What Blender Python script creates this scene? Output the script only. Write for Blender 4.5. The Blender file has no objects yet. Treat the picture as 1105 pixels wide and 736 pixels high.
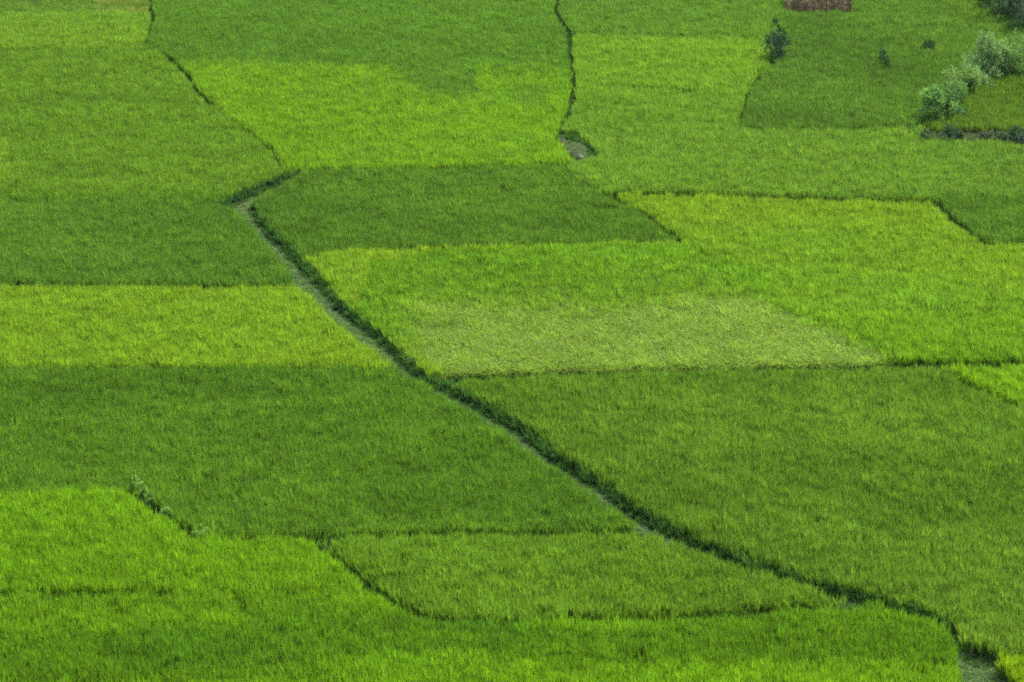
import bpy, math, random
import numpy as np
from mathutils import Vector, Matrix

# ------------------------------------------------------------------ camera
CAM_H = 60.0; PITCH = math.radians(20.7); HFOV = math.radians(20.0)
PW, PH = 1105.0, 736.0
FPX = PW / (2 * math.tan(HFOV / 2))
S = bpy.context.scene
root_col = S.collection
cam_d = bpy.data.cameras.new('camera'); cam = bpy.data.objects.new('camera', cam_d)
root_col.objects.link(cam); S.camera = cam
cam.location = (0, 0, CAM_H); cam.rotation_euler = (math.radians(90) - PITCH, 0, 0)
cam_d.sensor_width = 36; cam_d.lens = 18 / math.tan(HFOV / 2)
cam_d.clip_start = 1; cam_d.clip_end = 20000
S.render.resolution_x = 1024; S.render.resolution_y = 682

# ------------------------------------------------------------------ light
SUN_EL = math.radians(52); SUN_AZ = math.radians(42)       # azimuth from +Y (away from the camera), positive = to the right
w = bpy.data.worlds.new('World'); S.world = w; w.use_nodes = True
nt = w.node_tree; nt.nodes.clear()
sky = nt.nodes.new('ShaderNodeTexSky'); sky.sky_type = 'NISHITA'; sky.sun_disc = False
sky.sun_elevation = SUN_EL; sky.sun_rotation = SUN_AZ
sky.dust_density = 3.0; sky.air_density = 1.0; sky.ozone_density = 1.0
bg = nt.nodes.new('ShaderNodeBackground'); bg.inputs[1].default_value = 0.15
wo = nt.nodes.new('ShaderNodeOutputWorld')
nt.links.new(sky.outputs[0], bg.inputs[0]); nt.links.new(bg.outputs[0], wo.inputs[0])
sd = bpy.data.lights.new('sun', 'SUN'); sd.energy = 4.0; sd.angle = math.radians(3.0); sd.color = (1.0, 0.95, 0.86)
sun = bpy.data.objects.new('sun', sd); root_col.objects.link(sun)
sdir = Vector((math.sin(SUN_AZ) * math.cos(SUN_EL), math.cos(SUN_AZ) * math.cos(SUN_EL), math.sin(SUN_EL)))
sun.rotation_euler = sdir.to_track_quat('Z', 'Y').to_euler(); sun.location = (0, 0, 120)
S.view_settings.view_transform = 'Standard'; S.view_settings.look = 'None'
S.view_settings.exposure = 1.65; S.view_settings.gamma = 1
S.render.engine = 'CYCLES'
S.cycles.use_denoising = False; S.cycles.filter_width = 1.9
S.cycles.max_bounces = 8; S.cycles.transmission_bounces = 6; S.cycles.diffuse_bounces = 4

RNG = np.random.default_rng(7); random.seed(7)
HAZE = 2.0e-5
HC = 0.78                                                   # height of the crop's top

# ------------------------------------------------------------------ survey: photo position <-> ground plan
def at(px, py, z=0.0):
    px = np.asarray(px, float); py = np.asarray(py, float)
    xc = (px - PW / 2) / FPX; yc = (PH / 2 - py) / FPX
    c, s = math.cos(PITCH), math.sin(PITCH)
    dy = c + yc * s; dz = -s + yc * c
    t = (z - CAM_H) / dz
    return xc * t, dy * t
def to_px(x, y, z):
    c, s = math.cos(PITCH), math.sin(PITCH)
    dz = z - CAM_H
    dep = y * c - dz * s; up = y * s + dz * c
    return PW / 2 + FPX * x / dep, PH / 2 - FPX * up / dep

def _hash(ix, iy, seed):
    h = (ix.astype(np.int64) * 374761393 + iy.astype(np.int64) * 668265263 + seed * 1442695041) & 0xffffffff
    h = ((h ^ (h >> 13)) * 1274126177) & 0xffffffff
    h = ((h ^ (h >> 16)) * 2246822519) & 0xffffffff
    return ((h ^ (h >> 15)) & 0xffffff) / float(0xffffff)
def vnoise(x, y, seed=0):
    ix = np.floor(x); iy = np.floor(y); fx = x - ix; fy = y - iy
    fx = fx * fx * (3 - 2 * fx); fy = fy * fy * (3 - 2 * fy)
    a = _hash(ix, iy, seed); b = _hash(ix + 1, iy, seed); c = _hash(ix, iy + 1, seed); d = _hash(ix + 1, iy + 1, seed)
    return (a * (1 - fx) + b * fx) * (1 - fy) + (c * (1 - fx) + d * fx) * fy
def fbm(x, y, scale, seed=0, octv=3):
    r = 0; amp = 1; tot = 0
    for k in range(octv):
        r = r + amp * vnoise(x / scale * 2 ** k + 17.3 * k, y / scale * 2 ** k - 9.1 * k, seed + k); tot += amp; amp *= .55
    return r / tot
def inside(px, py, poly):
    r = np.zeros(px.shape, bool); n = len(poly)
    for i in range(n):
        x0, y0 = poly[i]; x1, y1 = poly[(i + 1) % n]
        if y0 == y1: continue
        c = ((y0 > py) != (y1 > py)) & (px < (x1 - x0) * (py - y0) / (y1 - y0) + x0)
        r ^= c
    return r
def dist_line(x, y, pts):
    d = np.full(x.shape, 1e9)
    for (x0, y0), (x1, y1) in zip(pts[:-1], pts[1:]):
        vx, vy = x1 - x0, y1 - y0; L = vx * vx + vy * vy + 1e-9
        t = np.clip(((x - x0) * vx + (y - y0) * vy) / L, 0, 1)
        d = np.minimum(d, np.hypot(x - x0 - t * vx, y - y0 - t * vy))
    return d
def lin(r, g, b):
    f = lambda v: ((v / 255 + .055) / 1.055) ** 2.4 if v / 255 > .04045 else v / 255 / 12.92
    return (f(r), f(g), f(b))

# ------------------------------------------------------------------ materials
def new_mat(name):
    m = bpy.data.materials.new(name); m.use_nodes = True; n = m.node_tree; n.nodes.clear()
    return m, n, n.nodes.new('ShaderNodeOutputMaterial')
def leaf_mat(name, instanced=True, col=(.1, .2, .03), transl=.42, rough=.55):
    m, n, out = new_mat(name)
    at_ = n.nodes.new('ShaderNodeAttribute'); at_.attribute_name = 'blade'      # each blade's own shade
    if instanced:
        ti = n.nodes.new('ShaderNodeAttribute'); ti.attribute_type = 'INSTANCER'; ti.attribute_name = 'tint'
        src = ti.outputs['Color']
    else:
        rgb = n.nodes.new('ShaderNodeRGB'); rgb.outputs[0].default_value = (*col, 1); src = rgb.outputs[0]
    mx = n.nodes.new('ShaderNodeMix'); mx.data_type = 'RGBA'; mx.blend_type = 'MULTIPLY'; mx.inputs['Factor'].default_value = 1
    n.links.new(src, mx.inputs['A']); n.links.new(at_.outputs['Color'], mx.inputs['B'])
    pb = n.nodes.new('ShaderNodeBsdfPrincipled'); pb.inputs['Roughness'].default_value = rough
    pb.inputs['Specular IOR Level'].default_value = .12
    n.links.new(mx.outputs['Result'], pb.inputs['Base Color'])
    tr = n.nodes.new('ShaderNodeBsdfTranslucent')
    n.links.new(mx.outputs['Result'], tr.inputs['Color'])
    ms = n.nodes.new('ShaderNodeMixShader'); ms.inputs[0].default_value = transl
    n.links.new(pb.outputs[0], ms.inputs[1]); n.links.new(tr.outputs[0], ms.inputs[2]); n.links.new(ms.outputs[0], out.inputs[0])
    return m
def soil_mat(name, c0, c1, scale=1.0, bump=.3, rough=.95):
    m, n, out = new_mat(name)
    tc = n.nodes.new('ShaderNodeTexCoord')
    a = n.nodes.new('ShaderNodeTexNoise'); a.inputs['Scale'].default_value = scale; a.inputs['Detail'].default_value = 8; a.inputs['Roughness'].default_value = .65
    n.links.new(tc.outputs['Object'], a.inputs['Vector'])
    cr = n.nodes.new('ShaderNodeValToRGB'); cr.color_ramp.elements[0].color = (*c0, 1); cr.color_ramp.elements[1].color = (*c1, 1)
    cr.color_ramp.elements[0].position = .35; cr.color_ramp.elements[1].position = .65
    n.links.new(a.outputs[0], cr.inputs[0])
    pb = n.nodes.new('ShaderNodeBsdfPrincipled'); pb.inputs['Roughness'].default_value = rough; pb.inputs['Specular IOR Level'].default_value = .05
    n.links.new(cr.outputs[0], pb.inputs['Base Color'])
    b = n.nodes.new('ShaderNodeBump'); b.inputs['Strength'].default_value = bump; b.inputs['Distance'].default_value = .05
    n.links.new(a.outputs[0], b.inputs['Height']); n.links.new(b.outputs[0], pb.inputs['Normal'])
    n.links.new(pb.outputs[0], out.inputs[0])
    return m
M_rice = leaf_mat('rice_leaf', True, transl=.45, rough=.5)
M_mud = soil_mat('paddy_mud', (.012, .018, .006), (.022, .028, .010), .6)
M_path = soil_mat('trodden_earth', (.014, .026, .009), (.030, .044, .018), 2.2, .6)
M_bund = soil_mat('bund_earth', (.008, .015, .004), (.018, .026, .008), 1.5)
M_heap = soil_mat('dug_earth', (.014, .024, .008), (.034, .042, .018), 3.0, .8)
M_bark = soil_mat('bark', (.06, .05, .035), (.13, .11, .08), 6)
M_stone = soil_mat('pale_stone', (.10, .10, .085), (.16, .16, .14), 4, .4)
M_water = None
m, n, out = new_mat('ditch_water')
pb = n.nodes.new('ShaderNodeBsdfPrincipled'); pb.inputs['Base Color'].default_value = (.05, .065, .05, 1); pb.inputs['Roughness'].default_value = .15
n.links.new(pb.outputs[0], out.inputs[0]); M_water = m

# ------------------------------------------------------------------ mesh helpers
def link(name, me, mat=None, parent=None, label=None, cat=None, group=None, kind=None, loc=None):
    o = bpy.data.objects.new(name, me); root_col.objects.link(o)
    if mat: me.materials.append(mat)
    if parent: o.parent = parent
    if loc is not None: o.location = loc
    if label: o['label'] = label
    if cat: o['category'] = cat
    if group: o['group'] = group
    if kind: o['kind'] = kind
    return o
def mesh_from(name, V, F, cols=None):
    me = bpy.data.meshes.new(name); me.from_pydata([tuple(v) for v in V], [], F)
    if cols is not None:
        a = me.color_attributes.new('blade', 'FLOAT_COLOR', 'CORNER')
        nl = np.repeat(np.asarray(cols), [len(f) for f in F], axis=0)
        a.data.foreach_set('color', np.c_[nl, np.ones(len(nl))].astype(np.float32).ravel())
    me.update(); return me

def tuft_mesh(name, rs, nb, height, width, spread, droop, base_r=.05, warm=.12):
    V = []; F = []; C = []
    for k in range(nb):
        a = rs.uniform(0, 2 * math.pi); r0 = base_r * math.sqrt(rs.random())
        bx, by = r0 * math.cos(a), r0 * math.sin(a)
        a2 = a + rs.normal(0, .6)
        L = height * rs.uniform(.82, 1.08); lean = spread * rs.uniform(.15, 1.0); dr = droop * rs.uniform(.2, 1.2)
        dx, dy = math.cos(a2), math.sin(a2)
        fa = rs.uniform(0, math.pi)                          # which way the blade's flat side faces
        sx, sy = math.cos(fa), math.sin(fa)
        ww = width * rs.uniform(.7, 1.25); pts = []
        for t, wf in ((0, .6), (.45, 1), (.8, .75), (1, 0)):
            rr = lean * L * t + dr * L * t ** 3 * .6
            z = L * t - dr * L * t ** 3 * .45
            pts.append((bx + dx * rr, by + dy * rr, z, wf * ww / 2))
        i0 = len(V)
        for (x, y, z, hw) in pts[:3]:
            V += [(x - sx * hw, y - sy * hw, z), (x + sx * hw, y + sy * hw, z)]
        V.append(pts[3][:3])
        F += [(i0, i0 + 1, i0 + 3, i0 + 2), (i0 + 2, i0 + 3, i0 + 5, i0 + 4), (i0 + 4, i0 + 5, i0 + 6)]
        b = rs.uniform(.72, 1.28); wv = rs.normal(0, warm)
        C += [(b * (1 + wv), b, b * (1 - wv * .5))] * 3
    return mesh_from(name, V, F, C)

def proto_set(name, mat, n, **kw):
    col = bpy.data.collections.new(name)
    for i in range(n):
        me = tuft_mesh('%s_%02d' % (name, i), np.random.default_rng(100 + i), **kw); me.materials.append(mat)
        col.objects.link(bpy.data.objects.new('%s_%02d' % (name, i), me))
    return col
P_rice = proto_set('rice_tuft', M_rice, 8, nb=21, height=1.0, width=.026, spread=.18, droop=.26, base_r=.075, warm=.07)
P_lodged = proto_set('lodged_tuft', M_rice, 8, nb=22, height=.98, width=.026, spread=.42, droop=1.1, warm=.07, base_r=.08)
P_grass = proto_set('grass_tuft', M_rice, 6, nb=16, height=.20, width=.016, spread=.7, droop=.7, base_r=.08, warm=.2)

def gn_group(name, coll):
    g = bpy.data.node_groups.new(name, 'GeometryNodeTree')
    g.interface.new_socket('Geometry', in_out='INPUT', socket_type='NodeSocketGeometry')
    g.interface.new_socket('Geometry', in_out='OUTPUT', socket_type='NodeSocketGeometry')
    N = g.nodes; gi = N.new('NodeGroupInput'); go = N.new('NodeGroupOutput')
    ci = N.new('GeometryNodeCollectionInfo'); ci.inputs['Collection'].default_value = coll
    ci.inputs['Separate Children'].default_value = True; ci.inputs['Reset Children'].default_value = True
    ip = N.new('GeometryNodeInstanceOnPoints'); ip.inputs['Pick Instance'].default_value = True
    def attr(nm, t):
        a = N.new('GeometryNodeInputNamedAttribute'); a.data_type = t; a.inputs['Name'].default_value = nm; return a.outputs['Attribute']
    g.links.new(gi.outputs[0], ip.inputs['Points']); g.links.new(ci.outputs[0], ip.inputs['Instance'])
    g.links.new(attr('pick', 'INT'), ip.inputs['Instance Index'])
    g.links.new(attr('rot', 'FLOAT_VECTOR'), ip.inputs['Rotation'])
    g.links.new(attr('scl', 'FLOAT_VECTOR'), ip.inputs['Scale'])
    g.links.new(ip.outputs[0], go.inputs[0])
    return g
G_rice = gn_group('grow_rice', P_rice); G_lodged = gn_group('grow_lodged', P_lodged); G_grass = gn_group('grow_grass', P_grass)

def scatter(name, group, x, y, z, tint, hs, ws, lean=None, **tags):
    n = len(x)
    me = bpy.data.meshes.new(name); me.vertices.add(n)
    me.vertices.foreach_set('co', np.c_[x, y, np.broadcast_to(z, (n,))].astype(np.float32).ravel())
    rs = np.random.default_rng(n)
    rot = np.zeros((n, 3)); 
    if lean is not None: rot[:, 0] = lean[0]; rot[:, 1] = lean[1]
    rot[:, 0] += rs.normal(0, .07, n); rot[:, 1] += rs.normal(0, .07, n); rot[:, 2] = rs.uniform(0, 6.283, n)
    def put(nm, t, key, arr):
        a = me.attributes.new(nm, t, 'POINT'); a.data.foreach_set(key, np.ascontiguousarray(arr).ravel())
    put('rot', 'FLOAT_VECTOR', 'vector', rot.astype(np.float32))
    put('scl', 'FLOAT_VECTOR', 'vector', np.c_[ws, ws, hs].astype(np.float32))
    put('tint', 'FLOAT_COLOR', 'color', np.c_[tint, np.ones(n)].astype(np.float32))
    put('pick', 'INT', 'value', rs.integers(0, 8, n).astype(np.int32))
    me.update()
    o = link(name, me, None, kind='stuff', **tags)
    md = o.modifiers.new('grow', 'NODES'); md.node_group = group
    return o

# ------------------------------------------------------------------ field plan
PATH_R = [(274,213),(284,229),(296,245),(330,276),(355,302),(370,320),(420,359),(462,400),(482,406),(521,427),(557,447),(584,467),
          (601,482),(648,510),(691,543),(738,567),(778,585),(829,605),(876,620),(936,634),(989,650),(1024,665)]
PATH_L = [(250,222),(262,232),(275,247),(301,277),(320,304),(338,322),(358,343),(385,363),(413,383),(437,403),(470,419),(484,424),(514,445),
          (544,466),(571,486),(624,521),(655,541),(685,563),(700,571),(738,585),(802,610),(852,624),(896,640),(943,652),(1003,670),(1026,680)]
path_poly = PATH_R + [(1032,668),(1040,690),(1058,704),(1078,708),(1090,722),(1110,740),(1150,800),(1190,870),(1060,870),(1050,800),(1042,745),(1035,715),(1028,690)] + PATH_L[::-1]
arm_poly = [(234,216),(262,201),(290,190),(312,183),(330,180),(326,186),(300,200),(276,214),(262,226),(250,222)]
hollow_poly = [(590,139),(600,143),(608,139),(626,139),(632,147),(641,153),(648,167),(634,172),(620,173),(610,163),(600,149)]
notch_poly = [(1036,688),(1062,696),(1085,697),(1115,698),(1160,700),(1160,707),(1078,707),(1050,704)]

# bunds: (points, half width in metres, breaks)
BUNDS = [
 ('left', [(168,-130),(160,-60),(162,0),(165,20),(157,46)], .26, .15),
 ('left', [(176,55),(201,77),(214,97),(228,109)], .30, .0),
 ('left', [(228,109),(250,127),(274,144)], .12, .3),
 ('left', [(274,144),(295,160),(303,177)], .26, .0),
 ('centre', [(612,-130),(606,-50),(601,0),(599,10),(613,30),(616,63),(619,79),(618,110),(604,139)], .30, .0),
 ('farcorner', [(325,181),(430,180),(520,178),(612,176)], .36, .2),
 ('curve', [(608,177),(625,191),(638,199),(671,214),(698,228),(716,244),(738,258)], 0.26, .3),
 ('mid', [(335,275),(370,268),(430,266),(500,264),(600,262),(738,258)], .2, .35),
 ('rightmid', [(670,206),(760,207),(870,212),(940,213),(1002,214)], .55, .1),
 ('corner', [(1008,214),(1018,225),(1032,238),(1052,252),(1070,262),(1110,262),(1180,262)], 0.42, .1),
 ('seam', [(482,404),(560,401),(640,398),(720,396),(800,394),(900,393),(975,390),(1060,389),(1260,386)], .72, .0),
 ('wedge', [(975,391),(1015,396),(1034,404),(1055,417),(1080,427),(1110,437),(1180,470)], 0.36, .25),
 ('leftupper', [(-160,303),(0,303),(110,304),(200,305),(318,305)], .30, .15),
 ('leftlower', [(-160,393),(0,393),(150,393),(300,392),(418,393)], .30, .45),
 ('weedy', [(140,527),(160,540),(190,560),(215,578)], .34, .0),
 ('front', [(215,578),(260,577),(335,577),(350,590),(375,605),(400,630),(440,655),(480,665),(560,665),(740,662),(830,656),(925,648)], .36, .0),
 ('frontend', [(740,662),(790,660),(830,656),(880,652),(925,648)], .50, .0),
 ('thin', [(345,576),(450,572),(560,571),(700,570)], .32, .15),
 ('east', [(846,30),(838,62),(820,78),(808,95),(802,115),(797,136)], .24, .3),
 ('eastlow', [(797,137),(880,137),(950,137),(992,134)], .26, .15),
 ('toprow', [(620,34),(700,36),(780,37),(835,40)], .2, .3),
 ('strip', [(645,92),(690,93),(748,97)], 0.40, .0),
 ('leftline', [(-60,638),(0,637),(90,637),(185,636)], 0.30, .2),
 ('shortline', [(253,638),(262,650),(268,662)], .18, .1),
 ('darktop', [(-160,52),(0,52),(80,51),(155,49)], .08, .6),
 ('paleedge', [(850,334),(880,342),(910,354),(940,370),(972,389)], .10, .3),
 ('brightline', [(915,336),(960,334),(1020,333),(1110,333),(1200,333)], .18, .3),
 ('tallstrip', [(360,120),(420,121)], .12, .3),
]
BW = [(nm, list(zip(*at([p[0] for p in pts], [p[1] for p in pts], HC))), hw, br) for nm, pts, hw, br in BUNDS]

DK = (70,116,34); MD = (88,132,38)
# name, polygon, label, colour, colour of the second growth, noise scale, height
FIELDS = [
 ('upper_left_bright', [(-160,14),(100,13),(160,12),(162,25),(157,48),(80,51),(-160,52)], 'narrow yellow-green rice strip beside the channel in the top left corner', (117, 156, 42), (106, 147, 43), .98),
 ('upper_left_edge', [(-160,-130),(170,-130),(162,0),(163,12),(100,13),(-160,14)], 'rice plot cut by the top edge of the photo at its left end, tawny in places', (102, 138, 51), (131, 142, 68), .95),
 ('left_mid', [(-160,52),(155,49),(176,56),(201,78),(228,110),(274,145),(303,177),(325,181),(290,190),(262,201),(236,215),(120,214),(-160,214)], 'broad mid green rice field left of the channel, above the zigzag bend', (98, 137, 39), (110, 147, 43), .95),
 ('left_dark', [(-160,214),(236,214),(250,222),(262,232),(275,247),(301,277),(322,305),(200,305),(-160,303)], 'dark green rice field left of the earth path with a bright field before it', (86, 130, 38), (94, 137, 41), .88),
 ('left_yellow', [(-160,303),(322,304),(338,322),(358,343),(385,363),(413,383),(425,393),(-160,393)], 'yellow-green rice field left of the earth path between two dark fields', (117, 157, 39), (104, 145, 39), .88),
 ('left_deep', [(-160,393),(425,393),(437,403),(470,419),(514,445),(544,466),(571,486),(624,521),(655,541),(685,563),(700,570),(560,571),(450,572),(345,577),(215,578),(190,560),(140,527),(0,530),(-160,532)], 'large deep green rice field left of the path with a weedy kinked front edge', (84, 128, 28), (94, 138, 30), .92),
 ('small_low', [(345,577),(450,572),(560,571),(700,570),(738,582),(802,606),(852,620),(896,638),(925,648),(830,656),(740,662),(560,665),(480,665),(440,655),(400,630),(375,605),(350,590)], 'small olive green rice field with a curved front edge, tapering toward the path', (98, 137, 32), (106, 146, 34), .93),
 ('front', [(-160,532),(0,530),(140,527),(190,560),(215,578),(335,578),(350,590),(375,605),(400,630),(440,655),(480,665),(560,665),(740,662),(830,656),(925,648),(943,650),(1003,667),(1026,677),(1028,690),(1035,715),(1042,745),(1050,800),(1060,880),(-160,880)], 'bright green rice field filling the foreground along the bottom edge', (98, 152, 22), (68, 118, 22), 1.02),
 ('middle_upper', [(170,-130),(612,-130),(601,0),(599,10),(613,30),(616,63),(619,79),(618,110),(604,139),(600,149),(610,163),(618,174),(612,176),(430,180),(325,181),(303,177),(274,144),(228,109),(201,77),(176,55),(157,46),(165,20),(162,0)], 'rice field between the two channels at the top, dull green behind and vivid green in front', (104, 150, 30), (84, 128, 38), 1.0),
 ('centre_dark', [(325,181),(430,180),(612,176),(625,191),(638,199),(671,214),(698,228),(716,244),(738,258),(600,262),(370,268),(335,275),(330,276),(296,245),(284,229),(274,213),(300,200)], 'dark green rice field right of the zigzag bend in the path, centre of the photo', (88, 130, 40), (94, 136, 40), .96),
 ('pale', [(482,404),(430,369),(385,330),(400,285),(470,268),(600,264),(735,262),(820,290),(850,334),(910,354),(972,390),(640,398)], 'pale wind-flattened rice patch in front of the yellow-green field', (136, 163, 54), (116, 158, 34), .95),
 ('far_bright', [(845,335),(915,336),(1110,333),(1260,333),(1260,386),(1060,389),(972,390),(910,354)], 'small vivid green rice plot right of the pale flattened patch', (96, 146, 28), (103, 149, 32), 1.0),
 ('yellow_big', [(330,276),(370,268),(600,262),(738,258),(716,244),(698,228),(671,214),(664,207),(760,207),(870,212),(1002,214),(1018,225),(1032,238),(1070,262),(1260,262),(1260,333),(915,336),(850,334),(972,390),(640,398),(482,404),(462,400),(420,359),(370,320),(355,302)], 'large yellow-green rice field right of the path surrounding the pale patch', (121, 157, 41), (105, 148, 41), 1.0),
 ('wedge', [(985,391),(1260,386),(1260,510),(1110,437),(1080,427),(1055,417),(1034,404)], 'bright wedge of rice cut by the right edge below a thin seam', (109, 159, 29), (103, 150, 29), 1.0),
 ('right_corner', [(1008,214),(1020,208),(1110,206),(1260,206),(1260,262),(1070,262),(1032,238)], 'dark green rice corner at the right edge behind an angled ditch', (87, 127, 38), (91, 133, 40), .97),
 ('big_right', [(482,405),(640,398),(800,394),(972,391),(1034,404),(1080,427),(1110,437),(1180,470),(1260,510),(1260,690),(1160,700),(1085,697),(1036,686),(1024,665),(936,634),(876,620),(778,585),(738,567),(691,543),(648,510),(601,482),(557,447),(521,427)], 'largest olive green rice field below the pale patch, right of the dark-edged path', (87, 127, 28), (98, 138, 33), 1.03),
 ('lower_right', [(1078,707),(1160,707),(1260,707),(1260,880),(1190,870),(1150,800),(1110,740),(1090,722)], 'yellow-green rice plot in the bottom right corner past the bare path', (120, 160, 23), (110, 153, 24), 1.0),
 ('right_hedge', [(998,136),(1008,120),(1022,110),(1045,98),(1075,86),(1110,82),(1260,60),(1260,150),(1110,140)], 'small plain rice plot at the right edge enclosed by bushes on two sides', (98, 130, 38), (94, 126, 38), .96),
 ('east_bright', [(620,38),(835,41),(842,55),(820,78),(808,95),(802,115),(797,137),(620,140),(605,139),(618,110),(619,79),(614,50)], 'yellow-green rice plot right of the upper channel and left of the lone round bush', (113, 156, 44), (104, 147, 47), 1.0),
 ('top_east', [(612,-130),(850,-130),(846,30),(835,40),(620,36),(613,30),(599,10),(601,0)], 'mid green rice plot at the top edge between the channel and the dry stalks', (101, 145, 46), (93, 133, 46), .98),
 ('far_east', [(850,-130),(1260,-130),(1260,60),(1110,82),(1045,101),(1020,112),(992,134),(797,137),(808,95),(838,62),(846,30)], 'dull green rice field behind the lone bush, bounded by willow shrubs on its right', (94, 133, 40), (105, 143, 44), .98),
 ('east_mid', [(604,139),(620,140),(797,137),(992,135),(1008,148),(1110,152),(1260,155),(1260,207),(1020,208),(1002,214),(870,212),(760,207),(664,207),(638,199),(625,191),(612,176),(618,174),(648,167),(626,139)], 'wide light green rice field across the upper right, in front of the low hedge', (105, 146, 44), (95, 135, 45), .98),
]

# regular planting over the whole visible plain, every hill jittered
SP = .21
x0, y0 = at(PW / 2, 870, HC)[0], float(at(PW / 2, 870, HC)[1]); y1 = float(at(PW / 2, -125, HC)[1])
gy = np.arange(y0, y1, SP); gx = np.arange(-66, 66, SP)
X, Y = np.meshgrid(gx, gy); X = X.ravel(); Y = Y.ravel()
X = X + RNG.uniform(-.45, .45, X.size) * SP; Y = Y + RNG.uniform(-.45, .45, Y.size) * SP
PX, PY = to_px(X, Y, HC)
keep = (PX > -110) & (PX < PW + 110); X, Y, PX, PY = X[keep], Y[keep], PX[keep], PY[keep]
# ragged field edges
ex = (fbm(X, Y, .9, 50) - .5) * .30 + (fbm(X, Y, 4, 51) - .5) * .2; ey = (fbm(X, Y, .9, 60) - .5) * .45 + (fbm(X, Y, 5, 61) - .5) * .4
QX, QY = to_px(X + ex, Y + ey, HC)
fid = np.full(X.size, -1)
for i, f in enumerate(FIELDS):
    mk = (fid < 0) & inside(QX, QY, f[1]); fid[mk] = i
stalk_poly = [(842,-40),(921,-40),(921,12),(846,12)]
hedge_poly = [(998,140),(1004,136),(1050,136),(1120,139),(1240,141),(1240,154),(1112,152),(1006,149)]
for pl in (path_poly, arm_poly, hollow_poly, notch_poly, stalk_poly, hedge_poly): fid[inside(QX, QY, pl)] = -2
gap_d = np.full(X.size, 1e9)
for nm, pts, hw, br in BW:
    d = dist_line(X + ex * .5, Y + ey * .5, pts)
    hwv = hw * (.75 + .6 * fbm(X, Y, 2.5, 77)) * np.where(fbm(X, Y, 5, 88) < br * .75 + .08, .45, 1)
    fid[(d < hwv) & (fid >= 0)] = -3
    gap_d = np.minimum(gap_d, d)

GAIN = {'left_mid': (0.95, 0.92, 0.68),
        'left_dark': (0.96, 0.89, 0.75),
        'left_yellow': (1.13, 1.00, 0.66),
        'left_deep': (0.95, 0.87, 0.95),
        'front': (1.20, 0.95, 0.88),
        'small_low': (0.91, 0.88, 0.84),
        'middle_upper': (1.11, 0.98, 0.79),
        'centre_dark': (0.88, 0.83, 0.66),
        'pale': (0.76, 0.81, 0.68),
        'far_bright': (1.17, 1.00, 0.84),
        'yellow_big': (1.02, 0.95, 0.64),
        'right_corner': (0.92, 0.88, 0.75),
        'big_right': (1.08, 0.96, 1.09),
        'east_bright': (0.93, 0.87, 0.64),
        'east_mid': (1.00, 0.93, 0.79),
        'far_east': (0.71, 0.73, 0.71),
        'wedge': (1.12, 0.95, 0.75),
        'lower_right': (1.12, 0.95, 0.76),
        'top_east': (0.93, 0.89, 0.68),
        'right_hedge': (0.82, 0.82, 0.68),
        'upper_left_bright': (0.94, 0.90, 0.77),
        'upper_left_edge': (0.92, 0.90, 0.64)}
K = .90                                                     # displayed colour to leaf colour
nA = fbm(X / 2, Y, 9, 1); nB = fbm(X / 2.2, Y, 2.2, 5); nC = fbm(X, Y, .7, 9, 2); nD = fbm(X / 2.2, Y, 22, 13)
def sstep(a, b, v): t = np.clip((v - a) / (b - a), 0, 1); return t * t * (3 - 2 * t)
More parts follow.
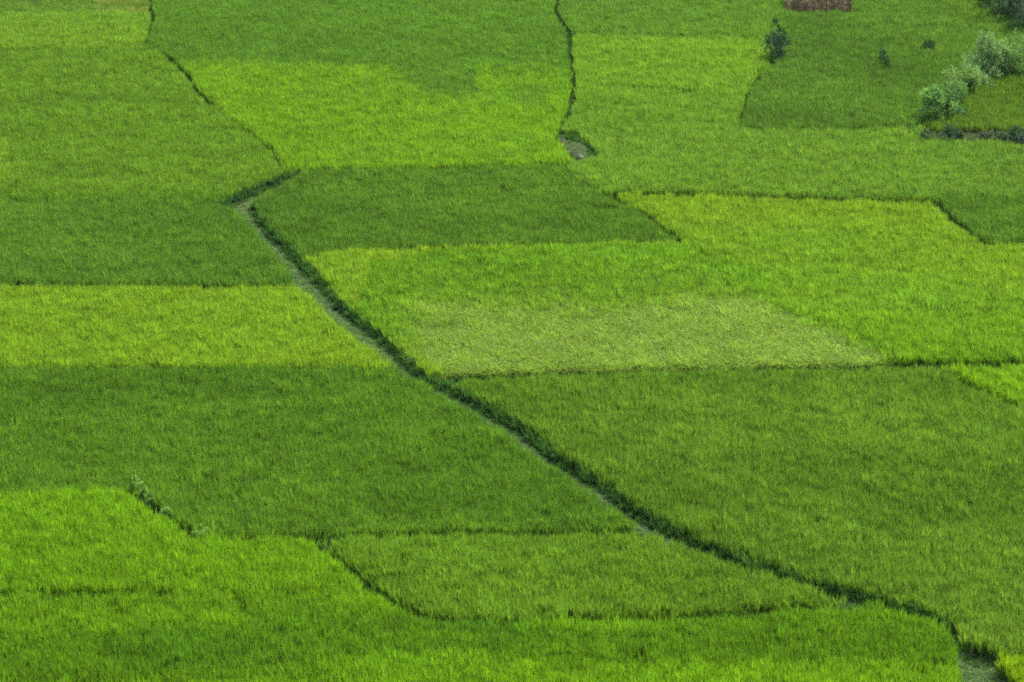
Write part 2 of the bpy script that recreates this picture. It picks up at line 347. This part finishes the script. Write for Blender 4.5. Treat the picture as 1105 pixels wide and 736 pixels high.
for i, (nm, poly, label, c0, c1, hh) in enumerate(FIELDS):
    s = fid == i
    if not s.any(): continue
    x, y, px, py = X[s], Y[s], PX[s], PY[s]; n = len(x)
    a, b, c, d = nA[s], nB[s], nC[s], nD[s]
    mixv = sstep(.30, .72, .45 * a + .3 * b + .25 * d)
    thin = np.zeros(n)
    if nm == 'middle_upper':       # the vivid growth stands in front, the duller growth behind, with tongues
        e = py + (a - .5) * 26 + (b - .5) * 10
        edge = np.where(px < 430, 73, np.where(px < 515, 73 + 38 * sstep(400, 490, px), np.where(px < 600, 78, 80)))
        mixv = 1 - sstep(-7, 7, e - edge + (RNG.random(n) - .5) * 5 + (c - .5) * 8)
        blk = sstep(540, 548, px) * (1 - sstep(585, 598, px)) * sstep(90, 96, e) * (1 - sstep(112, 122, e)); mixv = np.maximum(mixv, blk * .7)
        mixv = np.maximum(mixv, .35 * sstep(.5, .7, b))
    elif nm == 'front':
        e = py + (a - .5) * 20 + (b - .5) * 8
        wl = 1 - sstep(300, 420, px)
        band = .8 * sstep(672, 688, e) * (1 - sstep(706, 714, e))
        band = np.maximum(band, sstep(652, 668, e) * sstep(330, 400, px) * (1 - sstep(520, 640, px)) * (1 - sstep(704, 712, e)))
        band = np.maximum(band, wl * .8 * sstep(684, 692, e) * (1 - sstep(722, 740, e)))
        band = np.maximum(band, wl * .45 * sstep(628, 640, e) * (1 - sstep(650, 664, e)))
        band = np.maximum(band * (.55 + .45 * sstep(.35, .6, b)), .6 * sstep(.52, .66, .5 * a + .5 * b) * sstep(560, 620, py))
        band = band - .45 * sstep(708, 716, e) * (1 - wl)
        band = np.maximum(band, .55 * sstep(640, 760, px) * (1 - sstep(706, 713, e)))
        mixv = np.clip(band, -.35, 1)
    elif nm == 'pale':
        pe = py + (a - .5) * 44 + (b - .5) * 30
        pflat = np.clip(.05 + .30 * sstep(266, 300, pe) + .67 * sstep(300, 345, pe), 0, 1) * sstep(385, 480, px + (b - .5) * 60)
        pflat *= 1 - sstep(-25, 25, px - 860 - (py - 334) * 2.1 + (b - .5) * 30)
        flatm = RNG.random(n) * .7 + .3 * (c + .2) < pflat
        mixv = 1 - np.clip(pflat * .5 + flatm * .5, 0, 1)
    elif nm == 'left_mid':
        mixv = np.clip(mixv * .9, 0, 1)
    elif nm == 'upper_left_edge':
        mixv = sstep(95, 115, px) * sstep(.3, .6, b)
    elif nm == 'east_bright':
        mixv = sstep(70, 135, py + (a - .5) * 40)
    elif nm == 'east_mid':
        mixv = np.clip(.7 * mixv + .5 * sstep(980, 1080, px) - .5 * (1 - sstep(600, 900, px)), 0, 1)
    gn = np.array(GAIN.get(nm, (1, 1, 1))); l0, l1 = np.array(lin(*c0)) * gn, np.array(lin(*c1)) * gn
    if nm == 'left_mid': mixv = np.maximum(mixv * .6, 1.6 * (px < 9 + (b - .5) * 10) * (py > 150) * (py < 194))
    if nm == 'big_right': mixv = np.maximum(mixv, 1.5 * sstep(1030, 1042, px) * sstep(655, 668, py))
    if nm == 'left_mid':           # runs over softly into the darker plot in front
        t3 = sstep(198, 218, py + (b - .5) * 14); l1 = l1; 
        base = l0 * (1 - mixv[:, None]) + l1 * mixv[:, None]
        base = base * (1 - t3[:, None]) + np.array(lin(86, 128, 34)) * gn * t3[:, None]
    else:
        base = l0 * (1 - mixv[:, None]) + l1 * mixv[:, None]
    rs = np.random.default_rng(500 + i)
    val = (1 + rs.normal(0, .20 if nm == 'pale' else .13, n)) * (1 + (c - .5) * .32) * (1 + (b - .5) * .26) * (1 + (a - .5) * .14)
    hue = rs.normal(0, .03, n) + (c - .5) * .1
    tint = base * K * val[:, None]; tint[:, 0] *= 1 + hue; tint[:, 2] *= 1 - hue
    tint = np.clip(tint, .002, .8)
    hs = hh * (1 + rs.normal(0, .07, n) + (c - .5) * .28 + (b - .5) * .16 + (fbm(x, y, .5, 33, 2) - .5) * .34)
    hs *= 1 - .10 * np.exp(-(gap_d[s] / .35) ** 2)
    ws = 1.0 + rs.normal(0, .10, n)
    lx = (fbm(x, y, 6, 21) - .5) * .34; ly = (fbm(x, y, 6, 27) - .5) * .34
    drop = rs.random(n) < .05 + .30 * sstep(.54, .72, fbm(x, y, .55, 71, 2))
    g = ~drop
    tags = dict(label=label, cat='rice field')
    if nm == 'pale':
        flat = flatm
        # the flattened plants and the upright ones are one crop: two scatters joined by parenting
        o = scatter('rice_field', G_lodged, x[g & flat], y[g & flat], 0, tint[g & flat], hs[g & flat], ws[g & flat], (lx[g & flat], ly[g & flat]), **tags)
        u = g & ~flat
        o2 = scatter('upright_rice', G_rice, x[u], y[u], 0, tint[u], hs[u], ws[u], (lx[u], ly[u]))
        o2.parent = o
    else:
        scatter('rice_field', G_rice, x[g], y[g], 0, tint[g], hs[g], ws[g], (lx[g], ly[g]), **tags)

# ------------------------------------------------------------------ air
hm, hn, hout = new_mat('haze_air')
pv = hn.nodes.new('ShaderNodeVolumePrincipled'); pv.inputs['Color'].default_value = (.72, .86, 1, 1)
pv.inputs['Density'].default_value = HAZE; pv.inputs['Anisotropy'].default_value = 0
hn.links.new(pv.outputs[0], hout.inputs['Volume'])
hv = [(x, y, z) for z in (-1.1, 75) for x, y in ((-400, -40), (400, -40), (400, 900), (-400, 900))]
link('haze', mesh_from('haze', hv, [(3, 2, 1, 0), (4, 5, 6, 7), (0, 1, 5, 4), (1, 2, 6, 5), (2, 3, 7, 6), (3, 0, 4, 7)]), hm, kind='stuff', label='thin pale air over the whole rice plain', cat='haze')

# ------------------------------------------------------------------ ground
def sheet(name, poly_px, z, mat, kind='structure'):
    xs, ys = at([p[0] for p in poly_px], [p[1] for p in poly_px], HC)
    import mathutils.geometry as mg
    V = [(float(a), float(b), z) for a, b in zip(xs, ys)]
    tri = mg.tessellate_polygon([[Vector(v) for v in V]])
    F = []
    for t in tri:
        a, b, c = (Vector(V[k]) for k in t)
        F.append(tuple(t) if (b - a).cross(c - a).z > 0 else tuple(reversed(t)))
    return link(name, mesh_from(name, V, F), mat, kind=kind)
R = 9000
link('ground', mesh_from('ground', [(-R, -600, -.02), (R, -600, -.02), (R, 2 * R, -.02), (-R, 2 * R, -.02)], [(0, 1, 2, 3)]), M_mud, kind='structure')
def offset_poly(poly, m):                                   # widen a strip a little so that it runs under the crop's edge
    return poly
sheet('path', path_poly, .0, M_path)
sheet('path', arm_poly, .004, M_path)
sheet('hollow', hollow_poly, .0, M_bund)
sheet('ditch', notch_poly, .0, M_bund)

# low earth bunds under the gaps
for nm, pts, hw, br in BW:
    if nm in ('paleedge', 'brightline', 'tallstrip', 'darktop', 'leftline', 'shortline', 'strip'): continue
    V = []; F = []
    dens = []
    for (xa, ya), (xb, yb) in zip(pts[:-1], pts[1:]):
        k = max(1, int(math.hypot(xb - xa, yb - ya) / .5))
        for j in range(k): dens.append((xa + (xb - xa) * j / k, ya + (yb - ya) * j / k))
    dens.append(pts[-1]); nD_ = len(dens)
    for j, (xx, yy) in enumerate(dens):
        xa, ya = dens[max(0, j - 1)]; xb, yb = dens[min(nD_ - 1, j + 1)]
        L = math.hypot(xb - xa, yb - ya); nx, ny = -(yb - ya) / L, (xb - xa) / L
        wv = hw * 1.0 + .04 * random.random()
        for q, (off, zz) in enumerate(((-1.3, -.015), (-.6, .10), (.0, .14), (.6, .10), (1.3, -.015))):
            V.append((xx + nx * off * wv, yy + ny * off * wv, zz + (random.uniform(-.02, .03) if 0 < q < 4 else 0)))
    for j in range(nD_ - 1):
        for q in range(4):
            a = j * 5 + q; F.append((a, a + 1, a + 6, a + 5))
    link('bund', mesh_from('bund', V, F), M_bund, kind='structure')

# short grass and weeds on the path, in the hollow and on the bunds
def strip_pts(poly, dens, seed):
    rs = np.random.default_rng(seed)
    xs, ys = at([p[0] for p in poly], [p[1] for p in poly], HC)
    x = rs.uniform(xs.min(), xs.max(), int((xs.max() - xs.min()) * (ys.max() - ys.min()) * dens)); y = rs.uniform(ys.min(), ys.max(), x.size)
    px, py = to_px(x, y, HC); k = inside(px, py, poly); return x[k], y[k]
def grass(name, x, y, cols, seed, h=(.6, 1.3), cov=.5, sc=1.2, **tags):
    rs = np.random.default_rng(seed)
    k = fbm(x, y, sc, seed) > 1 - cov if cov < 1 else np.ones(len(x), bool)
    x, y = x[k], y[k]; n = len(x)
    cs = np.array([lin(*c) for c in cols]) * .6
    t = cs[rs.integers(0, len(cs), n)] * (1 + rs.normal(0, .15, n))[:, None]
    s_ = rs.uniform(h[0], h[1], n)
    return scatter(name, G_grass, x, y, 0.0, np.clip(t, .003, .8), s_, rs.uniform(.7, 1.2, n), **tags)
x, y = strip_pts(path_poly, 42, 3)
grass('path_grass', x, y, [(116,156,74), (100,146,56), (140,168,104), (92,140,48)], 3, (.35, 1.0), .88, label='thin pale grass trodden along the long diagonal earth path', cat='grass')
x, y = strip_pts(arm_poly, 26, 4)
grass('path_grass', x, y, [(140,156,84), (116,150,64), (96,136,50)], 4, (.35, .9), .85, label='thin pale grass in the short side arm of the path at the zigzag bend', cat='grass')
x, y = strip_pts(hollow_poly, 26, 5)
grass('hollow_grass', x, y, [(130,140,90), (100,125,70), (84,115,50)], 5, (.5, 1.6), .85, .6, label='sparse weeds growing in the dug hollow at the foot of the upper channel', cat='grass')
x, y = strip_pts(notch_poly, 20, 6)
grass('ditch_grass', x, y, [(60,100,30), (74,110,40)], 6, (.8, 1.8), .8, label='dark weeds in the short ditch at the lower right', cat='grass')
x, y = strip_pts(hedge_poly, 30, 15)
grass('hedge_weeds', x, y, [(116,140,80), (100,116,72), (88,128,50), (128,122,92)], 15, (1.4, 4.0), .95, .8, label='tangled brownish weeds between the low shrubs of the hedge at the right edge', cat='weeds')
def bank(name, poly, edge_px, reach, seed, label, dens=34, hmax=4.6, cols=[(63,99,34), (72,110,38), (53,88,32)]):  # dark tints paint in the shade of the crop's side above the strip
    x, y = strip_pts(poly, dens, seed)
    ex_, ey_ = at([p[0] for p in edge_px], [p[1] for p in edge_px], HC)
    d = dist_line(x, y, list(zip(ex_, ey_))) + (fbm(x, y, .8, seed) - .5) * .35
    k = d < reach; x, y, d = x[k], y[k], d[k]; n = len(x); r_ = np.random.default_rng(seed)
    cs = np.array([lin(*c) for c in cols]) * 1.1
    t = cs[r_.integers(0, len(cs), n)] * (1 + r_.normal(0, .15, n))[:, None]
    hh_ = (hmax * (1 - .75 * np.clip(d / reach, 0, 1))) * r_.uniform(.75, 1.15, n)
    scatter(name, G_rice, x, y, 0, np.clip(t, .003, .8), hh_ * .19, r_.uniform(.7, 1.0, n), label=label, cat='grass')
bank('bank_shade_grass', path_poly, PATH_R, .42, 41, 'thick dark green grass on the bank along the right side of the long path')
bank('bank_shade_grass', arm_poly, [(234,216),(262,201),(290,190),(312,183),(330,180)], .62, 42, 'thick dark green grass on the bank behind the short side arm of the path', cols=[(52,84,34), (60,96,36), (44,76,32)])
bank('bank_shade_grass', hollow_poly, [(600,143),(626,139),(632,147),(641,153),(648,167)], .7, 43, 'grass tinted dark as shade, hanging over the back rim of the dug hollow', hmax=3.6)
bx = []; by = []
rs = np.random.default_rng(12)
for nm, pts, hw, br in BW:
    if nm in ('paleedge', 'brightline', 'tallstrip', 'darktop'): continue
    for (xa, ya), (xb, yb) in zip(pts[:-1], pts[1:]):
        L = math.hypot(xb - xa, yb - ya); n = int(L * (10 + 40 * hw)); t = rs.random(n)
        bx.append(xa + (xb - xa) * t + rs.normal(0, hw * .6, n)); by.append(ya + (yb - ya) * t + rs.normal(0, hw * .6, n))
bx = np.concatenate(bx); by = np.concatenate(by)
grass('bund_grass', bx, by, [(70,112,34), (80,122,36), (58,96,32)], 9, (1.2, 3.2), 1, label='dark low grass on the narrow bunds dividing the rice fields', cat='grass')

# ------------------------------------------------------------------ shrubs and trees
def h_big(s_): return s_[2] > 1.5
def leafy(name, base_px, size, col, col2=None, n=1500, leaf=(.09, .035), lobes=7, upright=.6, seed=0, label='', cat='shrub', group=None, stem=.12, flat=1.0, nm='shrub'):
    """size = (half width x, half depth y, height)"""
    rs = np.random.default_rng(900 + seed)
    bx_, by_ = (float(v) for v in at(base_px[0], base_px[1], 0.0))
    rt = bpy.data.objects.new(nm, None); root_col.objects.link(rt); rt.location = (bx_, by_, 0); rt.empty_display_size = .3
    rt['label'] = label; rt['category'] = cat
    if group: rt['group'] = group
    k_ = 1.3 if h_big(size) else 1.12
    wx, wy, h = size[0] * k_, size[1] * k_, size[2] * (1.15 if h_big(size) else 1.1); n = int(n * 1.5); Ls = []
    for k in range(lobes):
        a = rs.uniform(0, 6.283); r = math.sqrt(rs.random()) * .62; zc = rs.uniform(.25, .8) if k > 2 or h < 2.0 else .17
        rr = rs.uniform(.28, .48) * (1.15 - .4 * zc)
        Ls.append((wx * r * math.cos(a) * (1.15 - .5 * zc), wy * r * math.sin(a) * (1.15 - .5 * zc), h * zc, rr))
    V = []; F = []; C = []
    per = n // lobes
    for (cx, cy, cz, rr) in Ls:
        lb = rs.uniform(.8, 1.2)
        nspray = max(6, per // 16)
        for sidx in range(nspray):                         # sprays: short twigs carrying leaves, shooting out of the lobe
            d = rs.normal(0, 1, 3); d /= np.linalg.norm(d) + 1e-9
            r0 = rs.uniform(.45, .9) ** .7
            p = np.array([cx + d[0] * rr * wx * r0, cy + d[1] * rr * wy * r0, cz + d[2] * rr * h * .75 * r0])
            if p[2] < .08: p[2] = rs.uniform(.08, .3)
            gd = d * (1 - upright) + np.array([0, 0, upright]); gd /= np.linalg.norm(gd) + 1e-9
            tl = rs.uniform(.25, .6) * min(1, h / 2.5)
            sb = rs.uniform(.75, 1.25) * lb
            mixc = rs.random()
            for q in range(16):
                t = rs.random(); pos = p + gd * tl * t + rs.normal(0, .05 * min(1.5, h / 2), 3)
                ld = gd + rs.normal(0, .75, 3); ld /= np.linalg.norm(ld) + 1e-9
                sd_ = np.cross(ld, rs.normal(0, 1, 3)); sd_ /= np.linalg.norm(sd_) + 1e-9
                L = leaf[0] * rs.uniform(.6, 1.4); W = leaf[1] * rs.uniform(.7, 1.3)
                i0 = len(V); V += [pos, pos + ld * L * .5 + sd_ * W, pos + ld * L, pos + ld * L * .5 - sd_ * W]
                F.append((i0, i0 + 1, i0 + 2, i0 + 3))
                b = sb * rs.uniform(.75, 1.25)
                cc = np.array(lin(*col)) * (1 - mixc) + np.array(lin(*(col2 or col))) * mixc
                C.append(tuple(cc * .82 * b))
    fo = link('foliage' if cat != 'tree' else 'crown', mesh_from('foliage', V, F, C), M_leafv, rt)
    # stems
    V = []; F = []
    for (cx, cy, cz, rr) in Ls[:max(3, min(6, lobes))]:
        p0 = np.array([rs.normal(0, .08) * wx, rs.normal(0, .08) * wy, 0.0]); p2 = np.array([cx, cy, cz])
        p1 = p0 * .6 + p2 * .4 + np.array([0, 0, .12 * h])
        prev = None
        for t in np.linspace(0, 1, 6):
            c = (1 - t) ** 2 * p0 + 2 * t * (1 - t) * p1 + t * t * p2; r = stem * (1 - .75 * t) * .35
            i0 = len(V)
            for q in range(6): V.append((c[0] + r * math.cos(q * 1.0472), c[1] + r * math.sin(q * 1.0472), c[2]))
            if prev is not None:
                for q in range(6): F.append((prev + q, prev + (q + 1) % 6, i0 + (q + 1) % 6, i0 + q))
            prev = i0
    link('stem' if cat != 'tree' else 'trunk', mesh_from('stem', V, F), M_bark, rt)
    return rt
M_leafv = leaf_mat('shrub_leaf', False, (1, 1, 1), .35, .5)

G_W = 'willowy shrubs along the field edge at the upper right'
GREY = (128,158,86); GREY2 = (94,134,64); YG = (122,162,58); DKB = (48,84,48)
leafy('s', (838,70), (1.0,1.0,2.1), (34,66,42), (48,82,46), 3000, (.10,.035), 8, .45, 1, 'small round dark green bush standing alone between two rice plots')
leafy('s', (1011,136), (1.2,1.4,2.6), YG, (88,128,66), 4200, (.13,.045), 9, .5, 2, 'light yellow-green leafy bush at the front end of the willow row', group=G_W)
leafy('s', (1023,131), (.9,1.0,2.3), GREY2, DKB, 2400, (.12,.04), 7, .6, 3, 'narrow darker bush tucked right behind the yellow-green one', group=G_W)
leafy('s', (1037,106), (1.35,1.5,2.0), GREY, YG, 3200, (.12,.035), 8, .6, 4, 'low grey-green willow bush in the middle of the slanting row', group=G_W)
leafy('s', (1050,99), (1.35,1.5,2.1), GREY, GREY2, 3000, (.12,.035), 8, .65, 5, 'grey-green willow bush with dark gaps left of the tallest one', group=G_W)
leafy('s', (1064,90), (1.25,1.3,3.3), GREY, GREY2, 4600, (.15,.035), 10, .7, 6, 'tallest silvery willow bush in the slanting row, shooting upward', group=G_W)
leafy('s', (1078,88), (1.5,1.5,3.0), GREY2, GREY, 4200, (.14,.035), 9, .65, 7, 'dense willow bush right of the tallest, shaded on its right side', group=G_W)
leafy('s', (1094,86), (1.5,1.5,2.9), GREY2, YG, 3600, (.14,.035), 8, .65, 8, 'willow bush near the right edge, last fully seen of the row', group=G_W)
leafy('s', (1028,118), (1.0,1.1,1.7), YG, GREY2, 2200, (.12,.04), 7, .55, 21, 'low leafy bush filling the gap behind the narrow darker one', group=G_W)
leafy('s', (1043,104), (1.1,1.1,1.7), GREY2, YG, 2200, (.12,.035), 7, .6, 22, 'small green bush wedged between the two low willow bushes', group=G_W)
leafy('s', (1058,94), (1.1,1.1,2.2), GREY2, GREY, 2400, (.13,.035), 7, .6, 23, 'green bush at the near foot of the tallest silvery willow', group=G_W)
leafy('s', (1112,79), (1.3,1.3,3.2), GREY, GREY2, 4200, (.14,.035), 9, .65, 9, 'willow bush cut in half by the right edge of the photo', group=G_W)
leafy('s', (1134,74), (1.3,1.3,2.8), GREY, GREY2, 2600, (.14,.035), 8, .65, 10, 'willow bush just past the right edge', group=G_W)
# far corner thicket
G_T = 'trees of the thicket in the top right corner'
for k, (bx_, by_, wx, h, c, c2, lab) in enumerate([
    (1050, 4, 1.1, 1.6, (46,80,58), (60,94,60), 'low dark bush at the left tip of the top corner thicket'),
    (1062, 8, 1.2, 1.9, (42,74,58), (66,100,60), 'second dark bush of the corner thicket, merging with its neighbours'),
    (1074, 13, 1.2, 2.4, (46,78,58), (96,124,78), 'dark bush with a paler top in the middle of the corner thicket'),
    (1088, 20, 1.5, 3.6, (104,128,80), (78,108,66), 'tall olive tree of the corner thicket with upright pale foliage'),
    (1098, 27, 1.3, 3.0, (52,84,62), (110,134,84), 'tree at the right edge of the thicket, dark at its foot'),
    (1112, 35, 1.6, 4.2, (108,130,84), (56,86,60), 'tree of the corner thicket cut by the right edge'),
    (1104, 5, 2.4, 5.0, (110,130,86), (80,108,66), 'pale tall tree behind the corner thicket'),
    (1078, -8, 1.8, 3.4, (56,88,60), (88,116,70), 'dark tree behind the thicket cut by the top edge')]):
    leafy('t', (bx_, by_), (wx, wx, h), c, c2, int(1500 * wx), (.17,.055), 9, .6, 30 + k, lab, 'tree', G_T, .3, nm='tree')
# low hedge with brown weeds in front of the enclosed plot
G_H = 'low shrubs of the short hedge at the right edge'
for k, (bx_, by_, wx, h, c, c2, lab) in enumerate([
    (1005, 159, .8, 1.2, (92,118,72), (70,96,60), 'grey-green shrub at the left end of the low hedge'),
    (1024, 160, .75, 1.45, (44,76,48), (60,92,50), 'rounded dark green shrub left of the middle of the low hedge'),
    (1036, 160, .6, 1.1, (70,96,60), (96,106,72), 'small ragged shrub right beside the rounded dark one in the low hedge'),
    (1062, 160, .9, 1.05, (100,112,78), (80,92,66), 'brownish flat shrub at the middle of the low hedge'),
    (1079, 160, .8, 1.1, (84,108,64), (96,104,74), 'small dull shrub between the brown middle and the dark right shrub'),
    (1095, 161, .8, 1.5, (44,76,50), (66,100,50), 'rounded dark green shrub near the right end of the low hedge'),
    (1106, 164, .7, 1.2, (100,112,86), (70,92,66), 'pale ragged shrub where the low hedge meets the right edge')]):
    leafy('h', (bx_, by_), (wx, .5, h), c, c2, 1100, (.09,.035), 6, .5, 50 + k, lab, 'shrub', G_H, .06)
# isolated tall weeds in the far field
leafy('w', (954,76), (.28,2.0,1.35), (40,76,30), (52,90,32), 900, (.16,.03), 5, .8, 70, 'dark upright weed clump leaning in the dull green field behind the lone bush', 'weed', None, .05, nm='weed_clump')
leafy('w', (1000,62), (.8,1.0,1.25), (40,76,32), (50,84,32), 600, (.14,.03), 4, .7, 71, 'small dark weed clump halfway between the leaning weed and the willows', 'weed', None, .05, nm='weed_clump')
leafy('w', (836,36), (.2,.3,1.25), (38,66,34), None, 200, (.14,.03), 3, .9, 72, 'slim dark weed below the left end of the dry stalks', 'weed', None, .04, nm='weed_clump')
leafy('w', (840,43), (.18,.3,1.25), (36,64,34), None, 220, (.14,.03), 3, .9, 73, 'slim dark weed standing just behind the lone round bush', 'weed', None, .04, nm='weed_clump')
leafy('w', (849,4), (.6,.5,1.4), (46,80,48), (70,100,50), 500, (.14,.03), 4, .6, 74, 'dark bush at the left side of the dry stalks', 'weed', None, .05, nm='weed_clump')
leafy('w', (917,5), (.6,.5,1.6), (60,104,44), (90,130,50), 600, (.16,.03), 4, .6, 75, 'green weed clump at the right side of the dry stalks', 'weed', None, .05, nm='weed_clump')
# pale weeds on the kinked bund
for k, (a_, b_, sx_, hh_, lab) in enumerate([
    (148,536,.30,.95, 'pale feathery weed at the top of the kinked bund'),
    (157,545,.28,.92, 'pale weed second along the kinked bund from its top'),
    (163,551,.22,.85, 'small pale weed in the middle of the kinked bund'),
    (178,565,.18,.85, 'tiny pale weed below the middle of the kinked bund'),
    (212,588,.40,.95, 'pale leafy weed at the foot of the kinked bund'),
    (222,585,.36,.95, 'pale leafy weed right of the one at the foot of the kinked bund')]):
    leafy('w', (a_, b_), (sx_ * .85, sx_ * .8, hh_ * .96), (136,168,84), (112,154,56), 220, (.13,.03), 4, .35, 80 + k, lab, 'weed', 'pale weeds on the kinked bund', .03, nm='weed_clump')

# dry maize stalks standing in a block at the top edge
V = []; F = []; C = []
rs = np.random.default_rng(44)
for k in range(900):
    px, py = rs.uniform(846, 919), rs.uniform(-30, 10)
    if py > 10 - 5 * abs((px - 880) / 38) ** 3 + rs.normal(0, 1): continue
    bx_, by_ = (float(v) for v in at(px, py, HC)); h = rs.uniform(1.2, 2.0)
    c = np.array(lin(*random.choice([(158,136,104), (128,100,84), (182,164,128), (112,92,76), (150,144,96), (116,130,72)]))) * .62 * rs.uniform(.7, 1.2)
    lx_, ly_ = rs.normal(0, .07, 2)
    def ribbon(p, q, w0, w1):
        a = rs.uniform(0, 3.14); i0 = len(V); s0 = np.array([math.cos(a), math.sin(a), 0])
        V.extend([p - s0 * w0, p + s0 * w0, q + s0 * w1, q - s0 * w1]); F.append((i0, i0 + 1, i0 + 2, i0 + 3)); C.append(tuple(c * rs.uniform(.8, 1.2)))
    p0 = np.array([bx_, by_, 0.]); p1 = p0 + np.array([lx_ * h, ly_ * h, h])
    ribbon(p0, p1, .022, .012); ribbon(p0, p1, .022, .012)
    for q in range(5):
        t = rs.uniform(.2, .95); p = p0 + (p1 - p0) * t; d = rs.normal(0, 1, 2); d /= np.linalg.norm(d)
        m_ = p + np.array([d[0] * .14, d[1] * .14, .12]); e_ = m_ + np.array([d[0] * .12, d[1] * .12, -.3])
        ribbon(p, m_, .02, .025); ribbon(m_, e_, .025, .006)
link('dry_stalks', mesh_from('dry_stalks', V, F, C), M_leafv, label='block of dry reddish brown maize stalks at the top edge', cat='maize stalks', kind='stuff')

# spoil heap, stone and standing water in the hollow
def lump(name, c, r, seed, mat, flat=1.0, **tags):
    import bmesh
    bm = bmesh.new(); bmesh.ops.create_icosphere(bm, subdivisions=3, radius=1)
    from mathutils import noise
    for v in bm.verts:
        nn = noise.fractal(v.co * 1.6 + Vector((seed, 0, 0)), 1, 2, 4)
        v.co *= 1 + .35 * nn
        v.co.x *= r[0]; v.co.y *= r[1]; v.co.z *= r[2]
    me = bpy.data.meshes.new(name); bm.to_mesh(me); bm.free()
    for p in me.polygons: p.use_smooth = True
    return link(name, me, mat, loc=c, **tags)
hx, hy = (float(v) for v in at(622, 166, 0)); lump('earth_heap', (hx, hy, .0), (.9, 1.9, .42), 3, M_heap, label='low grassy heap of dug earth in the hollow below the upper channel', cat='earth heap')
r_ = np.random.default_rng(77); n = 90; u = r_.uniform(-1, 1, (n, 2)); u = u[(u ** 2).sum(1) < .9]; n = len(u)
scatter('heap_grass', G_grass, hx + u[:, 0] * .9, hy + u[:, 1] * 1.9, .40 * np.sqrt(1 - (u ** 2).sum(1)), np.array([lin(96, 128, 60)] * n) * r_.uniform(.6, 1.2, n)[:, None], r_.uniform(.5, 1.3, n), r_.uniform(.8, 1.3, n), label='short grass growing over the earth heap in the hollow', cat='grass')
hx, hy = (float(v) for v in at(606, 153, 0)); lump('earth_heap', (hx, hy, .0), (.5, 1.3, .35), 8, M_heap, label='smaller crumbly earth heap at the left rim of the hollow', cat='earth heap')
hx, hy = (float(v) for v in at(627, 172.5, 0)); lump('stone', (hx, hy, .18), (.16, .2, .14), 5, M_stone, label='small whitish stone at the front of the dug hollow', cat='stone')
pxs = [(626,162),(636,161),(641,167),(637,174),(628,174)]
xs, ys = at([p[0] for p in pxs], [p[1] for p in pxs], 0)
link('water', mesh_from('water', [(float(a), float(b), .03) for a, b in zip(xs, ys)], [tuple(range(len(pxs)))[::-1]]), M_water, kind='structure')
